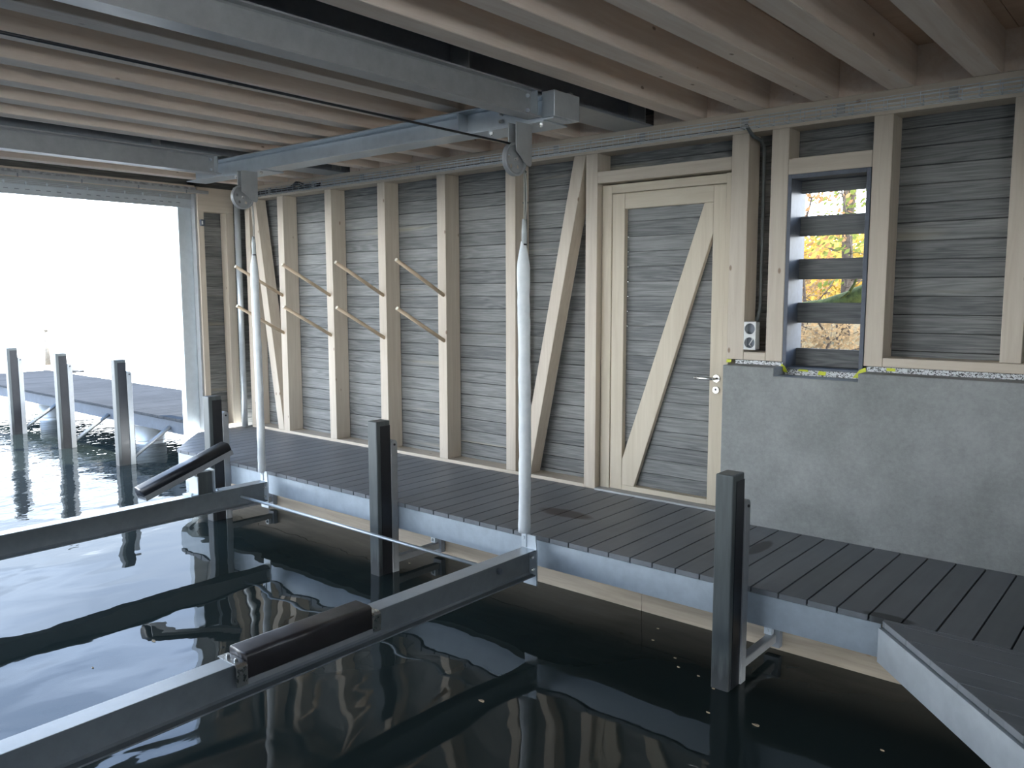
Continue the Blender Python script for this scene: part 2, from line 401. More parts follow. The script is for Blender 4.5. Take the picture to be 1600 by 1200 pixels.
# ---- concrete plinth of the near part of the long wall
mb = MB()
prof = [(-2.485, -.3), (1.5, -.3), (1.5, 1.062), (-1.60, 1.062), (-1.60, 1.012), (-2.13, 1.012), (-2.13, 1.067), (-2.485, 1.067)]
mb.prism([(z, x) for x, z in prof], 1, -.17, .18)
tag(mb.build('wall_concrete_plinth', concrete, bevel=.004), kind='structure')
# ---- retaining planks under the walkway
mb = MB(); zz = -1.335
while zz < -.05:
    x = -8.4
    for xe in (-5.1, -2.72, .2, 3.0):
        mb.box(x+.004, xe, -.79, -.75, zz, min(zz+.257, -.034)); x = xe
    zz += .26
tag(mb.build('wall_below_walkway', tanwood), kind='structure')
mb = MB()
for xe in (-5.1, -2.72, -.9): mb.cyl((xe, -.796, -1.2), (xe, -.796, -.12), .006, 8)
# ---- floor (walkway deck)
def clipboard(mb, poly, lo, hi, axis):
    """clip a convex polygon to lo<coord[axis]<hi and return it"""
    def cut(P, f):
        R = []
        for i in range(len(P)):
            a, b = P[i], P[(i+1) % len(P)]; fa, fb = f(a), f(b)
            if fa >= 0: R.append(a)
            if (fa >= 0) != (fb >= 0):
                t = fa/(fa-fb); R.append((a[0]+(b[0]-a[0])*t, a[1]+(b[1]-a[1])*t))
        return R
    P = cut(poly, lambda p: p[axis]-lo)
    if len(P) > 2: P = cut(P, lambda p: hi-p[axis])
    return P
def boards(mb, poly, axis, start, pitch=.15, gap=.0085, z0=-.030, z1=0.0):
    lo = min(p[axis] for p in poly); hi = max(p[axis] for p in poly); i = math.floor((lo-start)/pitch)
    while start+i*pitch < hi:
        P = clipboard(mb, poly, start+i*pitch+gap/2, start+(i+1)*pitch-gap/2, axis)
        if len(P) > 2:
            ar = abs(sum(P[j][0]*P[(j+1) % len(P)][1]-P[(j+1) % len(P)][0]*P[j][1] for j in range(len(P))))
            if ar > 1e-5: mb.prism(P, 2, z0, z1)
        i += 1
DE = -1.285
NX, NY = -1.10, -1.33
mb = MB()
boards(mb, [(-7.83, DE), (NX+.03, DE), (1.5, DE), (1.5, .18), (-8.62, .18), (-8.62, -.62), (-8.35, -.86)], 0, -1.155-.15*60)
mb.build('floor', deckY, bevel=.002); tag(bpy.data.objects['floor'], kind='structure')
mb = MB()
DX = .62
boards(mb, [(NX+.035, DE-.012), (NX+.06, NY), (DX, NY-1.09*(DX-NX)+.03), (DX, -5.1), (1.5, -5.1), (1.5, DE-.012)] if 0 else [(NX+.02, DE-.008), (NX+.02, NY+.01), (DX, NY-1.09*(DX-NX)+.01), (1.5, NY-1.09*(DX-NX)+.01), (1.5, DE-.008)], 1, DE-.045-.15*40, gap=.004)
boards(mb, [(DX, NY-1.09*(DX-NX)+.01), (1.5, NY-1.09*(DX-NX)+.01), (1.5, -5.12), (DX, -5.12)], 1, DE-.045-.15*40, gap=.004)
boards(mb, [(-8.6, -5.12), (1.5, -5.12), (1.5, -6.6), (-8.6, -6.6)], 1, DE-.045-.15*40, gap=.004)
tag(mb.build('floor_near', deckX, bevel=.0015), kind='structure')
mb = MB(); mb.prism([(-7.80, DE+.09), (NX+.1, DE+.09), (1.4, DE+.09), (1.4, .15), (-8.5, .15), (-8.5, -.60), (-8.32, -.78)], 2, -.060, -.045)
mb.prism([(NX+.12, DE+.08), (NX+.12, NY-.06), (DX+.08, NY-1.09*(DX-NX)), (DX+.08, -5.1), (1.4, -5.1), (1.4, DE+.08)], 2, -.060, -.045)
tag(mb.build('floor_shade_sheet', darkm), kind='structure')  # black sheet added under the boards to darken the gaps and block light
# ---- ceiling
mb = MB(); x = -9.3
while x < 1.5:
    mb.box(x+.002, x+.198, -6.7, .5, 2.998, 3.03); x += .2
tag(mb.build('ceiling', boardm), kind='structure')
mb = MB(); mb.box(-9.0, 3.4, -7.0, 1.35, 3.035, 3.25); tag(mb.build('roof_slab', steelb), kind='structure')  # overhang stretched to keep sun off the window and the back opening
# ---- other walls (outside the frame)
def cladwall(name, x0, x1, y0, y1, z0, z1):
    mb = MB(); z = z0
    while z < z1: mb.box(x0, x1, y0, y1, z+.002, min(z+PITCH, z1)); z += PITCH
    return tag(mb.build(name, clad), kind='structure')
mb = MB()
for (a, b, c, d) in ((-8.7, 1.5, -.3, .35), (-8.7, 1.5, 2.65, 2.99), (-8.7, -8.3, .35, 2.65), (-4.1, 1.5, .35, 2.65)): mb.box(a, b, -6.72, -6.66, c, d)  # big unseen opening added here to let more daylight onto the long wall
tag(mb.build('wall_left', clad), kind='structure')
mb = MB()
for (a, b, c, d) in ((-6.72, .2, -.3, .75), (-6.72, .2, 2.4, 2.99), (-6.72, -6.2, .75, 2.4), (-4.3, .2, .75, 2.4)): mb.box(1.5, 1.56, a, b, c, d)  # unseen opening added to brighten the faces turned away from the lake
tag(mb.build('wall_back', clad), kind='structure')
# ---- lake end wall
mb = MB(); zl = (math.floor((10-.0)/PITCH))*PITCH-10
while zl < 2.5:
    mb.prism([(zl+.004, XF-.13), (zl+PITCH-.0015, XF-.13), (zl+PITCH-.0015, XF-.155), (zl, XF-.155), (zl, XF-.136)], 1, -.5, .21); zl += PITCH
tag(mb.build('wall_far', clad), kind='structure')
mb = MB(); mb.box(XF-.19, XF-.157, -.5, .24, -.3, 3.0); mb.box(XF-.19, XF-.157, -6.7, -.4, 2.62, 3.0); mb.box(XF-.19, XF-.157, -6.7, -5.9, -.3, 3.0)
tag(mb.build('wall_far_exterior', slatm), kind='structure')
# ---- door_1 with its frame (casing, leaf, handle)
YD = .065
d1 = empty('door_1', (-3.08, YD, 0), kind='structure')
mb = MB(); mb.box(-3.632, -3.545, YD-.005, .18, 0, 2.372); mb.build('frame_jamb', doorwood[2], d1, bevel=.003)
mb = MB(); mb.box(-2.592, -2.545, YD-.03, .18, 0, 2.372); mb.build('frame_jamb', doorwood[2], d1, bevel=.003)
mb = MB(); mb.box(-3.545, -2.592, YD-.005, .18, 2.308, 2.372); mb.build('frame_head', doorwood[0], d1, bevel=.003)
leaf = MB(); leaf.box(-3.43, -2.70, .125, .16, .055, 2.185); zz = .055
leafo_ = leaf.build('door_panel', clad, d1)
mb = MB(); zl = (math.floor((10+.055)/PITCH))*PITCH-10
while zl < 2.185:
    a, b = max(zl, .055), min(zl+PITCH, 2.19)
    if b-a > .01: mb.prism([(.108, a+.004), (.108, b-.0015), (.124, b-.0015), (.124, a), (.114, a)], 0, -3.43, -2.70)
    zl += PITCH
mb.build('board', clad, leafo_)
mb = MB(); mb.box(-3.54, -3.43, YD, .12, .015, 2.303); mb.build('stile', doorwood[2], d1, bevel=.003)
mb = MB(); mb.box(-2.70, -2.597, YD, .12, .015, 2.303); mb.build('stile', doorwood[2], d1, bevel=.003)
mb = MB(); mb.box(-3.43, -2.70, YD+.001, .12, 2.185, 2.303); mb.build('top_rail', doorwood[0], d1, bevel=.003)
mb = MB(); mb.box(-3.43, -2.70, YD+.001, .12, .015, .055); mb.build('bottom_rail', doorwood[0], d1, bevel=.002)
mb = MB(); mb.prism([(.055, -3.43), (.055, -3.32), (1.97, -2.70), (2.185, -2.70), (2.185, -2.772), (.26, -3.43)], 1, YD+.0015, .107); mb.build('diagonal_brace', doorwood[2], d1, bevel=.003)
h = MB(); h.cyl((-2.643, YD, .945), (-2.643, YD-.010, .945), .026, 28)
ho = h.build('handle', chrome, d1)
h = MB(); h.tube([(-2.643, YD-.01, .945), (-2.643, YD-.045, .945), (-2.652, YD-.055, .945), (-2.70, YD-.057, .9455), (-2.79, YD-.057, .946)], .0095, 14); h.build('lever', chrome, ho)
h = MB(); h.cyl((-2.645, YD, .863), (-2.645, YD-.010, .863), .026, 28); ko = h.build('lock_rosette', chrome, d1, bevel=.002)
h = MB(); h.cyl((-2.645, YD-.0105, .866), (-2.645, YD-.0125, .866), .0085, 16); h.build('keyhole', darkm, ko)
h = MB(); h.cyl((-2.60, YD+.002, .09), (-2.60, YD-.02, .09), .009, 14); h.build('hinge_pin', chrome, d1)
h = MB(); h.box(-3.63, -2.5, -.02, .12, -.0, .014); h.build('threshold', galvd, d1)
# ---- window_1: grey lining and fixed slats, no glass
w1 = empty('window_1', (-1.88, .1, 1.05), kind='structure')
mb = MB(); mb.box(-2.143, -2.118, -.004, .25, 1.05, 2.312); mb.build('frame_side', greypaint, w1, bevel=.002)
mb = MB(); mb.box(-1.652, -1.626, -.004, .25, 1.05, 2.312); mb.build('frame_side', greypaint, w1, bevel=.002)
mb = MB(); mb.box(-2.118, -1.652, -.004, .25, 2.284, 2.312); mb.build('frame_head', greypaint, w1, bevel=.002)
mb = MB(); mb.box(-2.118, -1.652, -.002, .25, 1.05, 1.062); mb.build('frame_sill', greypaint, w1)
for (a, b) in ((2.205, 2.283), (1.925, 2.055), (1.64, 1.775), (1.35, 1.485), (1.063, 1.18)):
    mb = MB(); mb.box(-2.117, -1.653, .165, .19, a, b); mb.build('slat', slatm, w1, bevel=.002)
# ---- timber framing of the long wall
SW, SD = .108, .18
G = 'upright studs of the long wall'
def stud(xl, z0, z1, label, w=SW, y0=0.0, y1=SD, group=G, name='wall_stud'):
    mb = MB(); mb.box(xl, xl+w, y0, y1, z0, z1); return tag(mb.build(name, wood[2], bevel=.003), label, 'stud', group)
ZS, ZT = .03, 2.612
stud(-8.5, ZS, ZT, 'spruce stud in the far corner, behind the round steel column', .09)
stud(-7.862, ZS, ZT, 'spruce stud carrying the leftmost pair of wooden pegs')
stud(-7.022, ZS, ZT, 'spruce stud carrying the second pair of wooden pegs from the lake')
stud(-6.20, ZS, ZT, 'spruce stud carrying the third pair of wooden pegs from the lake')
stud(-5.385, ZS, ZT, 'spruce stud carrying the pair of wooden pegs nearest the door')
stud(-4.568, ZS, ZT, 'spruce stud just left of the near white hanging sleeve')
stud(-3.746, 0.0, ZT, 'spruce door post on the hinge side, left of the door')
stud(-2.541, 1.095, ZT, 'spruce post right of the door, above the concrete, with the grey socket box beside it', .122)
stud(-2.262, 1.095, ZT, 'spruce stud forming the left side of the slatted window', .116)
stud(-1.624, 1.095, ZT, 'spruce stud forming the right side of the slatted window', .112)
stud(-.885, 1.155, ZT, 'spruce stud near the right edge, right of the big dark panel', .108)
stud(-.2, 1.155, ZT, 'spruce stud next to the back corner', .108)
for (b, t, lab) in ((-7.975, -8.40, 'slanted spruce brace in the far corner, behind the far white sleeve'), (-4.415, -3.862, 'slanted spruce brace between near white sleeve and door post')):
    mb = MB(); mb.skewbox(b, t, .112, 0.004, .14, ZS, ZT); tag(mb.build('diagonal_brace', wood[2], bevel=.003), lab, 'brace')
mb = MB(); mb.box(-8.5, -3.746, 0, SD, 0, ZS-.0005); tag(mb.build('sill_plate', wood[0], bevel=.002), 'long flat spruce sill lying on the deck under the studs', 'sill')
mb = MB(); mb.box(-8.62, 1.5, 0, SD, ZT+.0005, ZC-.001); tag(mb.build('top_plate', wood[0], bevel=.003), 'long horizontal spruce beam on top of the studs, carrying the wire tray', 'beam')
mb = MB(); mb.box(-3.637, -2.542, 0, SD, 2.385, 2.472); tag(mb.build('door_header', wood[0], bevel=.003), 'short horizontal spruce beam above the door', 'beam')
mb = MB(); mb.box(-2.145, -1.625, 0, SD, 2.313, 2.415); tag(mb.build('window_header', wood[0], bevel=.003), 'short horizontal spruce beam above the slatted window', 'beam')
mb = MB(); mb.box(-2.418, -2.263, 0, SD, 1.095, 1.150); tag(mb.build('bottom_plate', wood[0], bevel=.003), 'short spruce block under the grey socket box', 'beam')
mb = MB(); mb.box(-1.511, 1.49, 0, SD, 1.095, 1.152); tag(mb.build('bottom_plate', wood[0], bevel=.003), 'long spruce plate under the big dark panel, above the concrete', 'beam')
# lake end framing
mb = MB(); mb.box(XF-.12, XF, -.135, -.035, .045, 2.47); tag(mb.build('wall_stud', wood[2], bevel=.003), 'spruce stud of the lake end wall, left of the round steel column', 'stud')
mb = MB(); mb.box(XF-.12, XF, -.474, -.405, .045, 2.47); tag(mb.build('wall_stud', wood[2], bevel=.003), 'spruce stud beside the roller shutter guide', 'stud')
mb = MB(); mb.box(XF-.12, XF, -.475, -.035, .0, .045); tag(mb.build('sill_plate', wood[1], bevel=.002), 'short spruce sill at the foot of the lake end wall', 'sill')
mb = MB(); mb.box(XF-.12, XF, -.476, -.035, 2.471, 2.74); tag(mb.build('end_header', wood[1], bevel=.003), 'spruce header beam in the corner over the lake end wall', 'beam')
mb = MB(); mb.box(XF-.15, XF-.04, -6.6, -.477, 2.665, ZC-.001); tag(mb.build('end_header', wood[1], bevel=.003), 'upper spruce beam above the roller shutter box', 'beam')
mb = MB(); mb.cyl((XF+.11, -.055, 0), (XF+.11, -.055, ZC-.002), .034, 28); tag(mb.build('steel_column', galv), 'round galvanised steel column in the far corner', 'column')
# ---- joists and blocking
GJ = 'spruce ceiling joists'
JW = .14
right = [-1.102+.447*i for i in range(5, 0, -1)]+[-1.102, -1.553, -2.004, -2.457, -2.905]
left = [-3.99, -4.45, -4.93, -5.42, -5.90, -6.37]; far = [-7.42, -7.87, -8.32]
allj = [(x, 'near') for x in right]+[(x, 'mid') for x in left]+[(x, 'far') for x in far]
names = {}
ordn = ['first', 'second', 'third', 'fourth', 'fifth', 'sixth', 'seventh', 'eighth', 'ninth', 'tenth']
cnt = {'near': 0, 'mid': 0, 'far': 0}
for (x, k) in sorted(allj, key=lambda t: -t[0] if t[1] != 'near' else t[0]):
    i = cnt[k]; cnt[k] += 1
    base = {'near': 'of the near steel ceiling beam', 'mid': 'between the two steel ceiling beams', 'far': 'beyond the far steel ceiling beam'}[k]
    lab = {'near': 'spruce ceiling joist, %s one on the camera side %s' % (ordn[i], base),
           'mid': 'spruce ceiling joist %s, %s from the near one' % (base, ordn[i]),
           'far': 'spruce ceiling joist %s, %s towards the lake' % (base, ordn[i])}[k]
    mb = MB(); mb.box(x, x+JW, -6.65, .175, ZC, 2.997)
    tag(mb.build('ceiling_joist', joistm, bevel=.004), lab, 'joist', GJ)
xs = sorted([x for x, k in allj]); mb = MB()
edges = [-8.62]; 
for a in sorted([(x, x+JW) for x in xs]+[(-3.49, -3.19), (-6.97, -6.67)]):
    if a[0]-edges[-1] > .03: mb.box(edges[-1]+.001, a[0]-.001, .06, .10, ZC+.001, 2.997)
    edges.append(a[1])
tag(mb.build('trim_blocking', joistm), kind='structure')
# ================================================================== steelwork
def ceiling_beam(cx, lab):
    r = empty('ceiling_beam', (cx, -3.2, ZC), lab, 'beam', 'big steel ceiling beams')
    mb = MB(); hbeam(mb, 'y', cx, ZC+.0005, .30, .24, -6.65, .17, tf=.014, tw=.009, hr=.02); mb.build('beam_section', steelb, r)
    mb = MB()
    for y in (-.05, -1.9, -3.7): mb.box(cx-.145, cx+.145, y-.005, y+.005, ZC+.0145, ZC+.2255)
    mb.build('stiffener', galvd, r)
    mb = MB(); mb.box(cx-.149, cx+.149, -6.64, .165, ZC-.0035, ZC); mb.build('lit_underside', galvd, r)  # lighter sheet under the beam, carrying its lit underside as colour
    return r
ceiling_beam(-3.34, 'wide shaded steel ceiling beam above the near hoist beam')
ceiling_beam(-6.82, 'wide shaded steel ceiling beam near the lake end')
# hoist frame: two y beams and one cross beam, bolted together
ZB = 2.592
def hoist_beam(xr, lab):
    cx = xr-.055
    r = empty('hoist_beam', (cx, -3.2, ZB), lab, 'beam', 'hoist beams under the ceiling')
    mb = MB(); hbeam(mb, 'y', cx, ZB, .11, .158, -6.4, -1.365, tf=.009, tw=.006, hr=.008); mb.build('beam_section', galvd, r)
    mb = MB()
    for y in (-1.40,): mb.box(cx-.052, cx+.052, y-.004, y+.004, ZB+.0095, ZB+.1485)
    mb.build('stiffener', galv, r)
    mb = MB()
    for z in (ZB+.035, ZB+.12):
        bolt(mb, (cx+.0035, -1.44, z), 0, .012, .012)
    mb.build('bolt', galvw, r)
    return r
hoist_beam(-3.11, 'galvanised steel hoist beam under the near ceiling beam')
hoist_beam(-6.655, 'galvanised steel hoist beam under the far ceiling beam')
cb = empty('cross_beam', (-4.9, -1.26, ZB), 'galvanised steel cross beam parallel to the wall, carrying both rope pulleys', 'beam')
mb = MB(); hbeam(mb, 'x', -1.258, ZB-.012, .19, .145, -7.28, -3.03, tf=.008, tw=.006, hr=.01); mb.build('beam_section', galv, cb)
mb = MB(); mb.box(-3.118, -3.022, -1.355, -1.10, ZB, ZC-.012); mb.build('end_box', galv, cb, bevel=.004)
mb = MB(); mb.box(-3.82, -3.808, -1.35, -1.17, ZB+.000, ZB+.122); mb.build('stiffener', galv, cb)
mb = MB(); mb.box(-3.80, -3.13, -1.272, -1.263, ZB+.002, ZB+.12); mb.build('splice_plate', galv, cb)
mb = MB(); mb.box(-3.72, -3.10, -1.36, -1.12, ZB-.024, ZB-.013); mb.build('pulley_mount_plate', galv, cb, bevel=.002)
mb = MB(); mb.box(-6.62, -6.06, -1.36, -1.14, ZB-.024, ZB-.013); mb.build('pulley_mount_plate', galv, cb, bevel=.002)
mb = MB(); 
for (x, y, z) in ((-3.55, -1.32, ZB-.024), (-3.15, -1.32, ZB-.024), (-6.5, -1.32, ZB-.024), (-6.12, -1.32, ZB-.024), (-3.33, -1.335, ZB-.024)):
    bolt(mb, (x, y, z), 2, .014, -.016)
bolt(mb, (-3.5, -1.274, ZB+.085), 1, .014, -.018); bolt(mb, (-3.5, -1.274, ZB+.04), 1, .014, -.018)
mb.build('bolt', chrome, cb)
mb = MB()
for x in (-3.34, -3.05): mb.box(x-.0, x+.03, -1.2, -1.17, ZC-.055 if x < -3.1 else ZC-.012, ZC-.004)
mb.build('hanger', galvd, cb)
# pulleys
def pulley(x, lab):
    r = empty('rope_pulley', (x, -1.36, ZB-.024), lab, 'pulley', 'rope pulleys under the cross beam')
    yc, zc, R = -1.455, 2.352, .098
    # grooved wheel with lightening holes
    bm_v = []; mb = MB(); NA, rad = 96, [.010+.004*i for i in range(19)]
    holes = [(.052*math.cos(a), .052*math.sin(a)) for a in [math.radians(d) for d in (18, 90, 162, 234, 306)]]
    for side in (-1, 1):
        base = len(mb.v)
        for q in rad:
            for i in range(NA): mb.v.append(Vector((x+side*.003, yc+q*math.cos(2*math.pi*i/NA), zc+q*math.sin(2*math.pi*i/NA))))
        for a in range(len(rad)-1):
            for i in range(NA):
                t = 2*math.pi*(i+.5)/NA; q = (rad[a]+rad[a+1])/2
                if any((q*math.cos(t)-hx)**2+(q*math.sin(t)-hy)**2 < .0125**2 for hx, hy in holes): continue
                mb.f.append([base+a*NA+i, base+a*NA+(i+1) % NA, base+(a+1)*NA+(i+1) % NA, base+(a+1)*NA+i]); mb.smooth.append(False)
    # rim: lathe outline (x offset, radius)
    out = [(-.003, .082), (-.017, .084), (-.017, R), (-.013, R+.001), (-.004, R-.012), (.004, R-.012), (.013, R+.001), (.017, R), (.017, .084), (.003, .082)]
    base = len(mb.v)
    for (dx, q) in out:
        for i in range(NA): mb.v.append(Vector((x+dx, yc+q*math.cos(2*math.pi*i/NA), zc+q*math.sin(2*math.pi*i/NA))))
    for a in range(len(out)-1):
        for i in range(NA): mb.f.append([base+a*NA+i, base+a*NA+(i+1) % NA, base+(a+1)*NA+(i+1) % NA, base+(a+1)*NA+i]); mb.smooth.append(True)
    mb.build('wheel', galvd, r)
    mb = MB()
    for dx in (.026, -.033):
        pr = [(-1.478, ZB-.025), (-1.478, 2.397), (-1.44, 2.372), (-1.40, 2.335), (-1.38, 2.322), (-1.345, 2.316), (-1.33, 2.33), (-1.326, ZB-.025)]
        mb.prism(pr, 0, x+dx, x+dx+.007)
    mb.build('cheek_plate', galvd, r, bevel=.001)
    mb = MB(); mb.cyl((x-.036, yc, zc), (x+.022, yc, zc), .010, 16); mb.build('axle', chrome, r)
    return r
PX1, PX2 = -3.245, -6.20
pulley(PX1, 'grooved steel rope pulley at the right end of the cross beam')
pulley(PX2, 'grooved steel rope pulley at the far end of the cross beam by the lake')
# ropes
mb = MB(); mb.tube([(PX1, -6.4, 2.452), (PX1, -3.9, 2.449), (PX1, -1.455, 2.4385)], .0065, 8)
tag(mb.build('hoist_rope', ropeblk), 'thin dark rope running under the ceiling to the near pulley', 'rope')
def hanger(x, lab, ztop, zlow, rs, lab2):
    y = -1.365
    mb = MB(); mb.tube([(x, -1.455+.088*math.cos(a), 2.352+.088*math.sin(a)) for a in [math.radians(d) for d in (88, 60, 30, 10)]]+[(x, y, 2.33), (x+.002, y, 2.1), (x+.001, y, ztop+.03)], .0048, 8)
    pts = [(x+.016+.01*math.sin(t*3.1), y-.004, 2.27-(2.27-ztop-.03)*t) for t in (0, .25, .5, .75, 1)]
    mb.tube([(x+.02, y-.004, 2.28)]+pts, .004, 8)
    tag(mb.build('lifting_rope', ropem), lab, 'rope', 'ropes hanging from the pulleys')
    r = empty('protective_sleeve', (x, y, zlow), lab2, 'sleeve', 'white sleeves around the lifting ropes')
    n = 46; P = []; Rr = []
    random.seed(int(abs(x)*100))
    for i in range(n):
        t = i/(n-1); z = zlow+(ztop-.10-zlow)*t
        q = rs*(1+.02*math.sin(t*37)+random.uniform(-.035, .035))
        if t > .93: q *= max(.35, 1-(t-.93)/.07*.6)
        P.append((x+.006*math.sin(t*5)+random.uniform(-.0015, .0015), y, z)); Rr.append(q)
    mb = MB(); mb.tube(P, Rr, 20); mb.build('fabric_tube', sleeve, r)
    mb = MB(); mb.tube([(x, y, ztop-.115), (x+.001, y, ztop-.04), (x, y, ztop+.035)], [.016, .017, .012], 12); mb.build('rope_clamp', greyplast, r)
    mb = MB(); mb.tube([(x, y, ztop-.125), (x, y, ztop-.105)], .0155, 12); mb.build('dark_band', darkm, r)
    mb = MB(); mb.box(x-.02, x+.02, y-.006, y+.006, -.062, zlow+.01); mb.cyl((x, y-.012, .0), (x, y+.012, .0), .012, 12); mb.build('end_fitting', galvw, r, bevel=.002)
hanger(PX1, 'grey steel rope hanging from the near pulley', 1.97, .035, .039, 'near white fabric sleeve hanging in front of the deck, wrinkled')
hanger(PX2, 'grey steel rope hanging from the far pulley', 2.0, .01, .033, 'far white fabric sleeve hanging near the lake end')
# ================================================================== boat lift
ZL1 = -.068
def lift_beam(cx, ye, lab):
    r = empty('lift_beam', (cx, -3.2, ZL1-.17), lab, 'beam', 'steel lifting beams over the water')
    mb = MB(); hbeam(mb, 'y', cx, ZL1-.17, .105, .17, -5.3, ye, tf=.008, tw=.007, hr=.01); mb.build('beam_section', liftm, r)
    mb = MB(); mb.box(cx-.0525, cx+.0525, -5.29, ye-.002, ZL1, ZL1+.0025); mb.build('lit_top', galv, r)  # brighter sheet laid on the beam, light on its top put in as colour
    mb = MB(); mb.box(cx-.05, cx+.062, ye, ye+.010, ZL1-.235, ZL1+.005); mb.build('end_plate', galvw, r, bevel=.004, seg=2)
    mb = MB(); mb.prism([(cx+.056, ZL1-.23), (cx+.056, ZL1+.09), (cx+.045, ZL1+.105), (cx+.028, ZL1+.09), (cx+.028, ZL1)][::1], 1, ye+.003, ye+.0095) if 0 else mb.prism([(ZL1+.0, cx-.03), (ZL1+.09, cx-.022), (ZL1+.09, cx+.05), (ZL1+.0, cx+.06)], 1, ye+.001, ye+.009)
    mb.build('rope_lug', galvw, r)
    mb = MB(); bolt(mb, (cx+.03, ye-.001, ZL1-.05), 1, .01, -.012); bolt(mb, (cx+.03, ye-.001, ZL1-.13), 1, .01, -.012); mb.build('bolt', chrome, r)
    return r
B1, B2 = -3.205, -6.18
b1 = lift_beam(B1, -1.365, 'near lifting beam over the water, running to the bottom left corner')
b2 = lift_beam(B2, -1.365, 'far lifting beam over the water, with the tilted bunk')
# strut
mb = MB(); mb.cyl((B2+.02, -1.60, -.155), (B1-.0, -1.665, -.135), .0115, 14); st = empty('spacer_rod', (-4.7, -1.62, -.15), 'thin round steel rod joining the two lifting beams', 'rod')
mb.build('rod', galvw, st)
mb = MB(); mb.cyl((B1+.005, -1.667, -.135), (B1+.028, -1.667, -.135), .019, 6, sm=False); mb.cyl((B1+.028, -1.667, -.135), (B1+.036, -1.667, -.135), .0115, 12); mb.build('end_nut', steelb, st)
# rubber bunk on near beam
bk = MB()
def capprof(cx, zb, w, h, r=.02, n=6):
    P = [(cx-w/2, zb), (cx+w/2, zb)]
    for i in range(n+1): a = math.pi/2*i/n; P.append((cx+w/2-r+r*math.cos(a), zb+h-r+r*math.sin(a)))
    for i in range(n+1): a = math.pi/2+math.pi/2*i/n; P.append((cx-w/2+r+r*math.cos(a), zb+h-r+r*math.sin(a)))
    return P
YA, YB = -3.43, -2.72
bunk = MB(); bunk.prism([(z, x) for x, z in capprof(B1, ZL1-.082, .142, .128)], 1, YA, YB, True)
bo = bunk.build('hull_bunk', rubber, b1); tag(bo, 'brown black rounded rubber bunk with steel end brackets')
mb = MB(); mb.box(B1-.076, B1+.076, YA-.001, YB+.001, ZL1-.098, ZL1-.072); mb.build('channel', galvd, bo)
for y, s in ((YA, -1), (YB, 1)):
    mb = MB(); mb.prism([(z, x) for x, z in [(B1-.08, ZL1+.006), (B1+.066, ZL1+.006), (B1+.078, ZL1-.006), (B1+.078, ZL1-.095), (B1+.07, ZL1-.095), (B1+.07, ZL1-.01), (B1+.062, ZL1-.0), (B1-.08, ZL1-.0)]], 1, y+s*.001, y+s*.055)
    bolt(mb, (B1-.035, y+s*.03, ZL1+.006), 2, .009, .010); bolt(mb, (B1+.03, y+s*.03, ZL1+.006), 2, .009, .010)
    mb.build('end_bracket', chrome, bo, bevel=.001)
# tilted bunk on far beam
ty0, tz0, ty1, tz1 = -2.44, .005, -1.70, .255
dv = Vector((0, ty1-ty0, tz1-tz0)); L = dv.length; dvn = dv.normalized(); up = Vector((0, -dvn.z, dvn.y))
def tprism(prof, t0, t1, sm=False):
    mb = MB(); O = Vector((B2, ty0, tz0)); n = len(prof)
    vs = [O+Vector((p[0], 0, 0))+up*p[1]+dvn*t for t in (t0, t1) for p in prof]
    mb.add(vs, [tuple(range(n)), tuple(range(n, 2*n))[::-1]]+[(i, (i+1) % n, n+(i+1) % n, n+i) for i in range(n)], sm); return mb
tb = tprism([(p[0], p[1]) for p in capprof(0, 0, .145, .075, .034)], 0, L, True).build('hull_bunk', darkm, b2)
tag(tb, 'tilted black rubber bunk on a short post')
mb = tprism([(-.077, -.03), (.077, -.03), (.077, .012), (.07, .012), (.07, -.022), (-.07, -.022), (-.07, .012), (-.077, .012)], -.003, L+.003); mb.build('channel', galvd, tb)
mb = MB(); mb.prism([(-.066, -2.02), (-.066, -1.86), (.185-.02, -1.86), (.105, -2.02)][::1], 0, B2-.05, B2+.05) if 0 else mb.box(B2-.045, B2+.045, -2.0, -1.87, ZL1+.002, .115); mb.build('bunk_post', postm, tb, bevel=.003)
mb = MB(); mb.box(B2-.07, B2+.07, -2.07, -2.005, ZL1+.002, ZL1+.012); mb.box(B2-.07, B2+.07, -2.012, -2.004, ZL1+.002, .09); mb.box(B2-.07, B2+.07, -1.866, -1.858, ZL1+.002, .13); mb.box(B2-.07, B2+.07, -1.866, -1.80, ZL1+.002, ZL1+.012)
for y in (-2.045, -1.82): bolt(mb, (B2+.035, y, ZL1+.012), 2, .010, .010)
mb.build('angle_bracket', galvw, tb)
# ================================================================== deck edge steel
def apron(pts, name, lab, m=edgem, z0=-.205, z1=-.036):
    mb = MB()
    for a, b in zip(pts[:-1], pts[1:]):
        a = Vector((a[0], a[1], 0)); b = Vector((b[0], b[1], 0)); d = (b-a).normalized(); nrm = Vector((d.y, -d.x, 0))
        def P(p, off, z): return (p.x-nrm.x*off, p.y-nrm.y*off, z)
        for (o0, o1, za, zb) in ((0, .006, z0, z1), (.006, .07, z0, z0+.008), (.006, .07, z1-.008, z1)):
            mb.add([P(a, o0, za), P(b, o0, za), P(b, o1, za), P(a, o1, za), P(a, o0, zb), P(b, o0, zb), P(b, o1, zb), P(a, o1, zb)], [(0, 3, 2, 1), (4, 5, 6, 7), (0, 1, 5, 4), (1, 2, 6, 5), (2, 3, 7, 6), (3, 0, 4, 7)])
    return tag(mb.build(name, m), lab, 'edge beam', None)
e1 = apron([(-8.36, -.84), (-7.83, DE+.012)], 'edge_channel', 'short oblique steel channel at the lake end corner of the deck')
e2 = apron([(-7.83, DE+.012), (-4.60, DE+.012)], 'edge_channel', 'galvanised steel channel under the deck edge, lake end stretch')
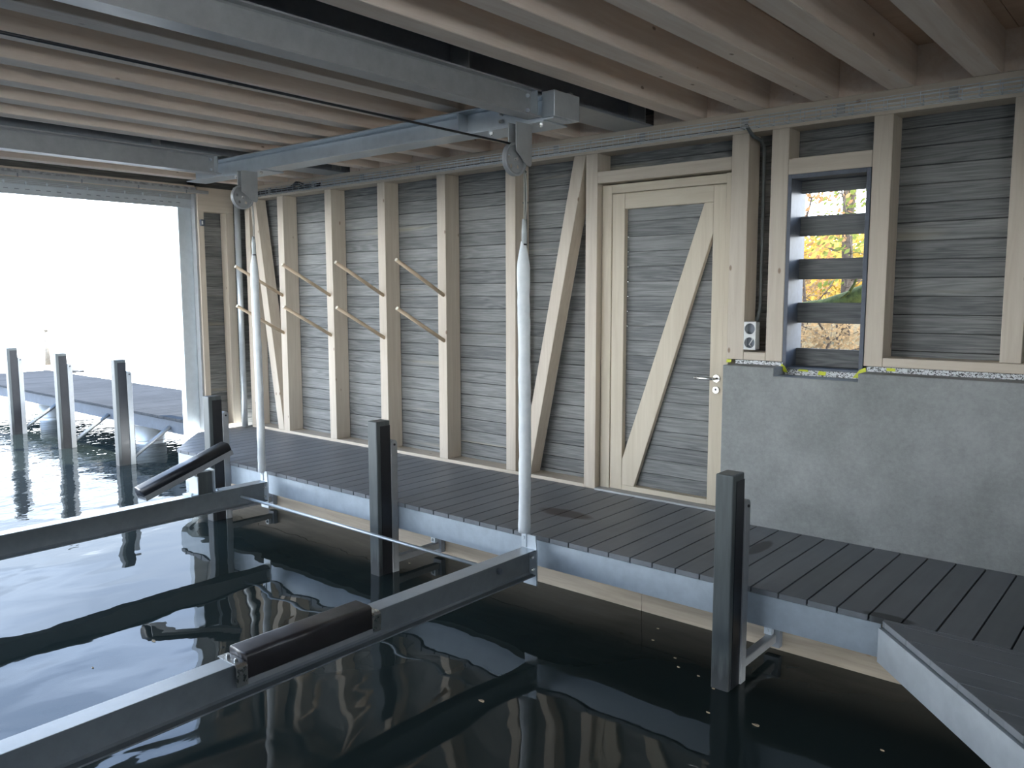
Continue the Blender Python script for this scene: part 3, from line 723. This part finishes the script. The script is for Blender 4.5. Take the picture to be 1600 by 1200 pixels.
e3 = apron([(-4.598, DE+.012), (NX, DE+.012)], 'edge_channel', 'galvanised steel channel under the deck edge, stretch before the door')
e4 = apron([(NX+.004, NY+.005), (DX, NY-1.09*(DX-NX))], 'edge_channel', 'bright oblique steel channel at bottom right under the corner deck', galv)
apron([(DX, NY-1.09*(DX-NX)), (DX, -5.1)], 'edge_channel', 'steel channel beside the camera under the corner deck')
apron([(DX, -5.11), (-8.6, -5.11)], 'edge_channel', 'steel channel under the opposite walkway edge', z0=-.205)
# ================================================================== mooring posts
def mooring(x0, lab, zt=.625, front=-1.465, back=-1.335, arm=True, zb=-1.1, name='fender_post', group='grey fender posts along the deck', rail_t=.475):
    r = empty(name, (x0+.05, (front+back)/2, WL), lab, 'post', group)
    mb = MB(); mb.box(x0, x0+.1, front, back, zb, zt); mb.build('post', postm, r, bevel=.008, seg=3)
    mb = MB(); mb.box(x0+.1, x0+.1025, front+.035, back-.002, zb, zt-.035); mb.build('recess_shade', darkm, r)  # flat black strip painting the shaded recess in the post side
    # back rail: rounded flat steel on the side facing right
    mb = MB(); n = 8; yc = back+.028; rr = .030
    P = [(yc-rr, zb), (yc+rr, zb), (yc+rr, rail_t-rr)]+[(yc+rr*math.cos(a), rail_t-rr+rr*math.sin(a)) for a in [math.pi*i/n for i in range(1, n)]]+[(yc-rr, rail_t-rr)]
    mb.prism(P, 0, x0+.045, x0+.112); rl = mb.build('mounting_rail', galvd, r, bevel=.002)
    mb = MB(); bolt(mb, (x0+.112, yc, rail_t-.035), 0, .009, .006); mb.build('bolt', darkm, rl)
    mb = MB(); mb.box(x0+.002, x0+.044, back+.001, back+.058, -.25, -.03) ; mb.build('spacer', darkm, r)
    if arm:
        mb = MB(); mb.box(x0+.05, x0+.10, back+.05, -.84, -.47, -.42); am = mb.build('support_arm', galvd, r, bevel=.004)
        mb = MB(); mb.box(x0+.03, x0+.12, -.84, -.795, -.50, -.375); mb.build('foot_plate', steelb, am, bevel=.002)
        mb = MB(); mb.box(x0+.04, x0+.085, -.875, -.842, -.418, -.375); bolt(mb, (x0+.06, -.875, -.395), 1, .012, -.01); mb.build('bolt', galvw, am)
    return r
mooring(-1.885, 'nearest grey fender post, right of the door, in front of the deck')
mooring(-4.65, 'middle grey fender post between the two white sleeves')
mooring(-6.965, 'far grey fender post behind the tilted bunk')
for i, (x, lb) in enumerate(((-10.10, 'grey fender post outside, the one nearest the building'), (-11.83, 'grey fender post outside, middle of the three by the jetty'), (-13.60, 'grey fender post outside, farthest left by the jetty'))):
    r = mooring(x, lb, .765, -.90, -.76, False, -1.1, group='grey fender posts outside by the jetty', rail_t=.62)
    mb = MB(); mb.tube([(x+.09, -.70, -.43), (x+.09, -.245, -.13)], .028, 4); mb.build('stay', galvd, r)
# ================================================================== jetty outside
JY0, JY1, JX0, JX1 = -.27, 1.36, -18.2, -8.88
jt = empty('jetty', (-13, .5, -.2), 'long grey plank jetty running out into the lake', 'jetty')
mb = MB(); boards(mb, [(JX0, JY0), (JX1, JY0), (JX1, JY1), (JX0, JY1)], 0, JX0); mb.build('deck_boards', jettym, jt)
mb = MB(); mb.box(JX0+.01, JX1, JY0+.035, JY0+.05, -.20, -.045); mb.box(JX0+.01, JX1, JY0+.05, JY0+.12, -.20, -.19); mb.build('edge_beam', jettys, jt)
mb = MB(); mb.box(JX0+.01, JX1, JY1-.05, JY1-.035, -.20, -.035); mb.build('edge_beam', jettys, jt)
for x in (-17.8, -16, -14.3, -12.7, -11.0, -9.4): mb = MB(); mb.box(x-.05, x+.05, JY0+.13, JY1-.06, -.18, -.032); mb.build('cross_bearer', galvd, jt)
def pile(x, y, r_, lab, m, zt=-.185, zb=-1.4, group=None, bands=True):
    r = empty('jetty_pile', (x, y, WL), lab, 'pile', group)
    mb = MB(); mb.cyl((x, y, zb), (x, y, zt), r_, 32); mb.build('shaft', m, r)
    if bands:
        for z in (-.27, -.49): mb = MB(); mb.cyl((x, y, z), (x, y, z+.012), r_+.004, 32); mb.build('band', galvd, r)
pile(-11.32, .14, .20, 'thick round steel pile under the jetty, the near one', galv)
pile(-14.75, .14, .20, 'thick round steel pile under the jetty, the far one', galv)
pile(-13.9, 1.0, .13, 'slim wooden pile under the jetty between the two steel ones', bark, bands=False)
mb = MB(); mb.cyl((-18.35, 1.44, -1.2), (-18.35, 1.44, .1), .11, 12, .09); mb.cyl((-18.35, 1.44, .1), (-18.35, 1.44, .80), .055, 12, .035); mb.cyl((-18.35, 1.44, .80), (-18.35, 1.44, .86), .045, 12); tag(mb.build('navigation_post', tanwood), 'weathered wooden post at the outer end of the jetty', 'post')
mb = MB(); mb.box(-17.35, -17.15, 1.33, 1.52, .001, .035); mb.box(-17.35, -16.75, 1.42, 1.5, .035, .07); tag(mb.build('mooring_cleat', darkm), 'dark mooring cleat on the far edge of the jetty', 'cleat')
# ================================================================== roller shutter at the lake opening
rs = empty('roller_shutter', (XF-.05, -3.2, 2.5), 'rolled up slatted shutter in the top of the lake opening', 'shutter')
mb = MB(); mb.box(XF-.10, XF-.085, -6.0, -.502, 2.515, 2.60); mb.box(XF-.10, XF-.06, -6.0, -.502, 2.505, 2.516); mb.build('bottom_bar', galv, rs)
y = -5.9
while y < -.6:
    mb = MB(); mb.box(XF-.085, XF-.0835, y, y+.04, 2.552, 2.560); mb.build('slot', steelb, rs); y += .095
mb = MB()
for z in (2.603, 2.618, 2.633): mb.tube([(XF-.07, -6.0, z), (XF-.07, -.58, z)], .0022, 6)
y = -6.0
while y < -.6: mb.box(XF-.078, XF-.062, y, y+.012, 2.600, 2.628); y += .19
mb.build('rib_wires', galvw, rs)
mb = MB(); mb.box(XF-.11, XF-.08, -6.0, -.478, 2.60, 2.664); mb.build('curtain', galvd, rs)
mb = MB(); mb.box(XF+.0, XF+.03, -6.0, -.35, 2.665, 2.70); mb.build('top_rail', galvd, rs, bevel=.003)
mb = MB(); mb.box(XF+.002, XF+.028, -6.0, -.5, 2.701, 2.725); mb.build('brush_seal', insul, rs)
for y in (-2.3, -1.72, -1.15, -.62): mb = MB(); mb.box(XF+.03, XF+.034, y, y+.012, 2.655, 2.69); mb.build('clip', steelb, rs)
mb = MB(); mb.box(XF-.10, XF-.02, -.500, -.478, 0, 2.664); gd = mb.build('guide_rail', galvd, rs)
mb = MB(); mb.box(XF-.20, XF-.105, -.655, -.49, -.6, 2.66); mb.build('outer_post', galvw, rs, bevel=.004)
mb = MB(); mb.box(XF+.001, XF+.033, -.46, -.405, 2.31, 2.38); lb_ = mb.build('limit_switch', greypaint, rs, bevel=.004)
mb = MB(); mb.box(XF+.0335, XF+.037, -.452, -.437, 2.325, 2.365); mb.build('switch_lens', white, lb_)
# ================================================================== wire cable tray
def tray():
    r = empty('cable_tray', (-3.5, -.03, 2.63), 'long wire mesh cable tray fixed along the top beam', 'tray')
    mb = MB(); Z0, Z1 = 2.636, 2.698
    x0, x1 = -8.35, 1.45
    for (y, z) in ((-.006, Z0), (-.045, Z0), (-.075, Z0), (-.078, Z0+.022), (-.078, Z0+.042), (-.078, Z1), (-.006, Z1), (-.006, Z0+.03)):
        mb.tube([(x0, y, z), (x1, y, z)], .0022, 6)
    x = x0
    while x < x1:
        mb.tube([(x, -.006, Z1), (x, -.006, Z0-.001), (x, -.078, Z0-.001), (x, -.078, Z1)], .0022, 6); x += .1
    mb.build('wire_mesh', galvw, r)
    x = -7.9
    while x < 1.4:
        mb = MB()
        for dz in (.008, .03, .05): mb.box(x, x+.045, -.083, -.076, Z0+dz-.004, Z0+dz+.007)
        mb.build('coupling', galvd, r); x += .78 if x < -3 else .62
tray()
# cables inside
mb = MB()
for k in range(7):
    oy, oz = random.uniform(-.06, -.02), random.uniform(.006, .05); pts = []
    for i in range(24):
        t = i/23; x = -8.3+1.25*t; b = .05*math.exp(-((x+7.42)/.09)**2) if k < 4 else 0
        pts.append((x, oy+.006*math.sin(9*t+k), 2.640+oz+b+.004*math.sin(14*t+k*2)))
    mb.tube(pts, .007, 6)
tag(mb.build('cable_bundle', ropeblk), 'bundle of black cables looped in the far end of the wire tray', 'cable')
mb = MB(); mb.tube([(-7.2, -.05, 2.645), (-5, -.04, 2.648), (-2.46, -.045, 2.645)], .0045, 6)
tag(mb.build('tray_cable', conduitm), 'single dark cable lying in the wire tray', 'cable')
mb = MB(); mb.tube([(-2.42, -.06, 2.66), (-2.40, -.05, 2.62), (-2.388, -.01, 2.585), (-2.365, .07, 2.565), (-2.36, .11, 2.52), (-2.36, .12, 2.0), (-2.36, .12, 1.45), (-2.365, .09, 1.36)], .012, 10)
tag(mb.build('conduit', conduitm), 'dark flexible conduit dropping from the tray to the grey socket box', 'conduit')
mb = MB(); mb.tube([(-4.435, -.04, 2.64), (-4.435, .03, 2.60), (-4.43, .10, 2.56), (-4.43, .11, 2.0), (-4.43, .11, 1.2), (-4.43, .11, .2)], .010, 10)
for z in (2.3, 1.75, 1.2, .7): mb.box(-4.458, -4.42, .095, .122, z, z+.015)
tag(mb.build('conduit', conduitm), 'dark conduit clipped to the stud behind the near white sleeve', 'conduit')
# ---- socket box
sb = empty('socket_box', (-2.372, .03, 1.165), 'grey double wall box with two open round holes, beside the window', 'socket')
mb = MB(); NB = 24
x0, x1, z0, z1, yf, yb = -2.414, -2.33, 1.166, 1.356, -.012, .06
mb.box(x0, x1, yf+.012, yb, z0, z0+.006); mb.box(x0, x1, yf+.012, yb, z1-.006, z1); mb.box(x0, x0+.006, yf+.012, yb, z0, z1); mb.box(x1-.006, x1, yf+.012, yb, z0, z1); mb.box(x0, x1, yb-.006, yb, z0, z1)
mb.build('box_body', greyplast, sb)
mb = MB()
for zc in (z0+.0475, z1-.0475):
    # square face with a round hole
    xc = (x0+x1)/2; base = len(mb.v); R_ = .037
    for ring in (0, 1):
        for y in (yf, yf+.012):
            for i in range(NB):
                a = 2*math.pi*i/NB
                if ring == 0: u, v = R_*math.cos(a), R_*math.sin(a)
                else:
                    c, s = math.cos(a), math.sin(a); k = 1/max(abs(c), abs(s)); u, v = .042*k*c, .0475*k*s
                mb.v.append(Vector((xc+u, y, zc+v)))
    for i in range(NB):
        j = (i+1) % NB; A = base; Bq = base+NB; Cq = base+2*NB; Dq = base+3*NB
        for q in ([A+i, A+j, Cq+j, Cq+i], [Bq+i, Dq+i, Dq+j, Bq+j], [A+i, Bq+i, Bq+j, A+j], [Cq+i, Cq+j, Dq+j, Dq+i]): mb.f.append(q); mb.smooth.append(False)
mb.build('face_ring', white, sb)
mb = MB(); mb.box(x0+.006, x1-.006, yb-.03, yb-.0065, z0+.006, z1-.006); mb.build('hole_shade', steelb, sb)  # dark plate added inside the pale box to paint the shade in its holes
mb = MB(); mb.tube([(-2.38, .02, 1.27), (-2.36, .01, 1.235), (-2.385, .015, 1.20), (-2.37, .02, 1.185)], .004, 6); mb.build('loose_wire', white, sb)
# ---- sealing foil between concrete and timber, yellow tape scraps
def foilstrip(x0, x1, z0, z1, lab):
    mb = MB(); n = max(4, int((x1-x0)/.03)); P = []
    for i in range(n+1):
        x = x0+(x1-x0)*i/n; w = random.uniform(-.002, .002)
        P.append((x, w))
    vs = []; fs = []
    for x, w in P: vs += [(x, -.012+w, z0), (x, -.012+w, z1+w), (x, -.004, z0), (x, -.004, z1)]
    for i in range(n):
        a = 4*i; b = a+4; fs += [(a, b, b+1, a+1), (a+2, a+3, b+3, b+2), (a+1, b+1, b+3, a+3), (a, a+2, b+2, b)]
    fs += [(0, 1, 3, 2), (4*n, 4*n+2, 4*n+3, 4*n+1)]
    mb.add(vs, fs); return tag(mb.build('sealing_foil', foil), lab, 'foil', 'white flecked sealing foil strips')
foilstrip(-2.47, -2.135, 1.068, 1.093, 'white flecked foil strip on the concrete left of the window')
foilstrip(-2.12, -1.635, 1.013, 1.049, 'white flecked foil strip in the window recess')
foilstrip(-1.60, 1.4, 1.063, 1.094, 'long white flecked foil strip right of the window')
def tape(pts, lab):
    mb = MB(); n = len(pts); mb.add([(x, y-.003, z) for x, y, z in pts]+[(x, y, z) for x, y, z in pts], [tuple(range(n)), tuple(range(n, 2*n))[::-1]]+[(i, (i+1) % n, n+(i+1) % n, n+i) for i in range(n)])
    tag(mb.build('yellow_tape', yellow), lab, 'tape', 'scraps of yellow tape on the foil')
tape([(-2.535, -.014, 1.072), (-2.50, -.014, 1.074), (-2.495, -.014, 1.093), (-2.53, -.014, 1.094)], 'yellow tape scrap next to the door frame')
tape([(-2.15, -.016, 1.060), (-2.12, -.018, 1.030), (-2.095, -.02, 1.028), (-2.115, -.018, 1.065), (-2.14, -.016, 1.085)], 'yellow tape scrap at the left corner of the window recess')
tape([(-2.03, -.016, 1.042), (-1.96, -.016, 1.040), (-1.965, -.018, 1.052), (-2.02, -.018, 1.053)], 'flat yellow tape scrap on the left of the recess foil')
tape([(-1.90, -.016, 1.025), (-1.85, -.016, 1.022), (-1.845, -.018, 1.045), (-1.89, -.018, 1.05)], 'square yellow tape scrap in the middle of the recess foil')
tape([(-1.68, -.02, 1.018), (-1.64, -.02, 1.02), (-1.60, -.016, 1.06), (-1.605, -.014, 1.088), (-1.64, -.016, 1.07)], 'yellow tape scrap at the right corner of the window recess')
tape([(-1.48, -.016, 1.074), (-1.43, -.016, 1.073), (-1.43, -.016, 1.091), (-1.48, -.016, 1.092)], 'square yellow tape scrap right of the window')
# ---- wooden pegs
PG = 'round wooden pegs on the studs'
for i, (x, w) in enumerate(((-7.81, 'leftmost stud'), (-6.97, 'second stud'), (-6.135, 'third stud'), (-5.31, 'fourth stud'))):
    for z, u in ((1.535, 'upper'), (1.122, 'lower')):
        r = empty('wooden_peg', (x, 0, z), '%s round wooden peg on the %s from the lake' % (u, w), 'peg', PG)
        mb = MB(); mb.cyl((x, .005, z), (x, -.565, z+.305), .0165, 18); mb.build('shaft', beech, r)
        mb = MB(); mb.cyl((x, -.565, z+.305), (x, -.5655, z+.3053), .0166, 18); mb.build('end_face', ptfe, r)
# ---- floating bits
random.seed(11)
def fl(px, py):
    d = r2*((px-800)/1282.5)+d2*((py-600)/1282.5)+fw; t = (WL+.002-CAM.z)/d.z; return CAM+d*t
deb = [(1028, 982), (1020, 1000), (1055, 1028), (1060, 1042), (1091, 1056), (1106, 1113), (1182, 1133), (1378, 1172), (240, 1001), (190, 1093), (145, 1043), (753, 1095), (1115, 1076), (640, 880)]
for i, (px, py) in enumerate(deb):
    p = fl(px, py); s = .0075 if i not in (6, 8, 11) else .015; a = random.uniform(0, 3)
    n = 7; pts = [(p.x+s*(1.5 if k % 2 else 1)*math.cos(a+k*2*math.pi/n), p.y+s*.6*math.sin(a+k*2*math.pi/n)) for k in range(n)]
    mb = MB(); mb.prism(pts, 2, WL+.0005, WL+.004)
    tag(mb.build('floating_leaf', lfm), ['tiny pale leaf scrap floating on the dark water', 'small leaf floating on the water'][s > .01], 'leaf', 'leaf scraps floating on the water')
# ================================================================== garden behind the window
mb = MB(); n = 26; vs = []; fs = []
def gz(x, y):
    return -.35+.13*max(0, y-.3)+.06*math.sin(x*1.3+y)+.05*math.sin(y*2.1+x*.7)+(.25 if y > 7 else 0)
for i in range(n+1):
    for j in range(n+1):
        x = -16+24*i/n; y = .3+24*j/n
        vs.append((x, y, gz(x, y) if x > -8.9 else -.7))
for i in range(n):
    for j in range(n):
        a = i*(n+1)+j; fs.append((a, a+1, a+n+2, a+n+1))
mb.add(vs, fs, True); tag(mb.build('ground', bankm), kind='structure')
# leaning mossy trunk close behind the window
mb = MB(); mb.tube([(-4.6, 3.2, .9), (-4.0, 3.2, 1.20), (-3.33, 3.2, 1.35), (-3.0, 3.2, 1.40), (-2.75, 3.2, 1.48), (-2.5, 3.25, 1.61), (-1.9, 3.3, 2.1)], [.15, .12, .09, .09, .095, .09, .07], 12)
for (a, b) in (((-2.8, 3.15, 1.48), (-2.62, 3.0, 1.74)), ((-2.9, 3.15, 1.44), (-2.72, 3.05, 1.56))): mb.tube([a, tuple((p+q)/2+.02 for p, q in zip(a, b)), b], [.02, .014, .008], 6)
mb.tube([(-4.6, 3.2, .92), (-4.75, 3.2, .4), (-4.85, 3.2, -.1)], [.15, .17, .2], 12)
tag(mb.build('mossy_trunk', mossm), 'leaning green mossy trunk seen through the third window gap', 'trunk')
def tree(x, y, h, spread, nl, lm, lab, z0=None, cz=None, ls=.05, tr=.09, ch=1.2):
    random.seed(int(x*100+y*10)); z0 = gz(x, y) if z0 is None else z0; cz = h*.6 if cz is None else cz
    r = empty('autumn_tree', (x, y, z0), lab, 'tree', 'autumn trees and shrubs behind the window')
    mb = MB(); P = [(x, y, z0-.1)]; k = 7
    for i in range(1, k+1): P.append((x+random.uniform(-.06, .06)*i*.5, y+random.uniform(-.06, .06)*i*.5, z0+h*i/k))
    mb.tube(P, [tr*(1-.75*i/k) for i in range(k+1)], 8)
    for q in range(26):
        t = random.uniform(.12, .95); b = Vector(P[int(t*k)]); a = random.uniform(0, 6.28); L_ = spread*random.uniform(.4, 1.0)
        pts = [b]; d = Vector((math.cos(a), math.sin(a), random.uniform(.1, .9)))
        for s_ in range(4): d = (d+Vector((random.uniform(-.4, .4), random.uniform(-.4, .4), random.uniform(-.3, .3)))).normalized(); pts.append(pts[-1]+d*L_/4)
        mb.tube(pts, [.018*tr/.09, .014*tr/.09, .010*tr/.09, .006, .003], 5)
    mb.build('trunk', bark, r)
    mb = MB()
    for q in range(nl):
        while True:
            u = Vector([random.uniform(-1, 1) for _ in range(3)])
            if u.length < 1: break
        c = Vector((x, y, z0+cz))+Vector((u.x*spread, u.y*spread, u.z*ch)); s_ = ls*random.uniform(.5, 1.2)
        a = Vector([random.gauss(0, 1) for _ in range(3)]).normalized(); b = a.orthogonal().normalized(); w = a.cross(b)
        pts = [c-b*s_, c+w*s_*.55-b*s_*.2, c+w*s_*.4+b*s_*.5, c+b*s_*1.1, c-w*s_*.4+b*s_*.5, c-w*s_*.55-b*s_*.2]
        mb.add(pts, [(0, 1, 2, 3), (0, 3, 4, 5)])
    mb.build('foliage', lm, r)
tree(-4.26, 7.6, 5.5, .6, 650, leafg, 'dark trunked tree with few leaves seen at the right of the window gaps', tr=.10, cz=2.6, ch=1.9, ls=.05)
tree(-6.3, 10.6, 5, 1.15, 2600, leafy, 'dense bright yellow tree behind the window, left one', cz=.75, ch=.85, ls=.075)
tree(-6.2, 13.4, 5, 1.15, 2600, leafy, 'dense bright yellow tree behind the window, right one', cz=.55, ch=.9, ls=.08)
tree(-4.3, 6.0, 3.4, .6, 620, leafo, 'thin shrub with orange brown leaves behind the window', cz=2.2, tr=.03, ls=.04, ch=1.4)
tree(-3.5, 5.2, 2.9, .45, 120, leafg, 'thin shrub with a few green leaves behind the window', cz=1.9, tr=.025, ls=.04, ch=.9)
tree(-3.35, 4.15, 1.5, .55, 1200, leafb, 'low tangle of brown twigs and dry leaves under the window view', cz=.8, tr=.03, ls=.03, ch=.38)
tree(-5.2, 7.6, 2.0, .7, 900, leafb, 'low brown thicket at the right of the lowest window gap', cz=.8, tr=.03, ls=.035, ch=.45)
# ================================================================== far shore
def ridge(name, pts, h, depth, m, lab, cat):
    mb = MB(); vs = []; n = len(pts)
    for i, (x, y) in enumerate(pts):
        hh = h*(.7+.3*math.sin(i*1.7)+.15*math.sin(i*4.1)); d = Vector((x, y, 0)).normalized()
        vs += [(x, y, WL-.2), (x+d.x*depth*.3, y+d.y*depth*.3, hh*.6), (x+d.x*depth*.6, y+d.y*depth*.6, hh), (x+d.x*depth, y+d.y*depth, WL-.2)]
    fs = []
    for i in range(n-1):
        for j in range(3): a = 4*i+j; fs.append((a, a+4, a+5, a+1))
        fs.append((4*i, 4*i+3, 4*i+7, 4*i+4))
    fs += [(0, 1, 2, 3), (4*n-4, 4*n-1, 4*n-2, 4*n-3)]
    mb.add(vs, fs, True); return tag(mb.build(name, m), lab, cat, kind='structure' if not cat else None)
ridge('far_shore', [(-600, -420+i*45) for i in range(22)], 14, 60, shorem, None, None)
for i, (px, s) in enumerate(((22, 3.2), (66, 1.8), (112, 2.0), (243, 1.8))):
    d = r2*((px-800)/1282.5)+d2*((450-600)/1282.5)+fw; t = -590/d.x; p = CAM+d*t
    r = empty('lake_house', (p.x, p.y, WL), ['small red roofed house on the far shore at the left edge', 'tiny red roofed house on the far shore right of the first', 'tiny house on the far shore above the jetty', 'tiny house on the far shore nearest the shutter guide'][i], 'house', 'tiny houses on the far shore')
    mb = MB(); mb.box(p.x-s, p.x+s, p.y-s, p.y+s, WL-.3, p.z); mb.build('wall', housem, r)
    mb = MB(); mb.prism([(p.y-s*1.2, p.z), (p.y+s*1.2, p.z), (p.y, p.z+s*.9)], 0, p.x-s*1.2, p.x+s*1.2); mb.build('roof', pinkroof, r)
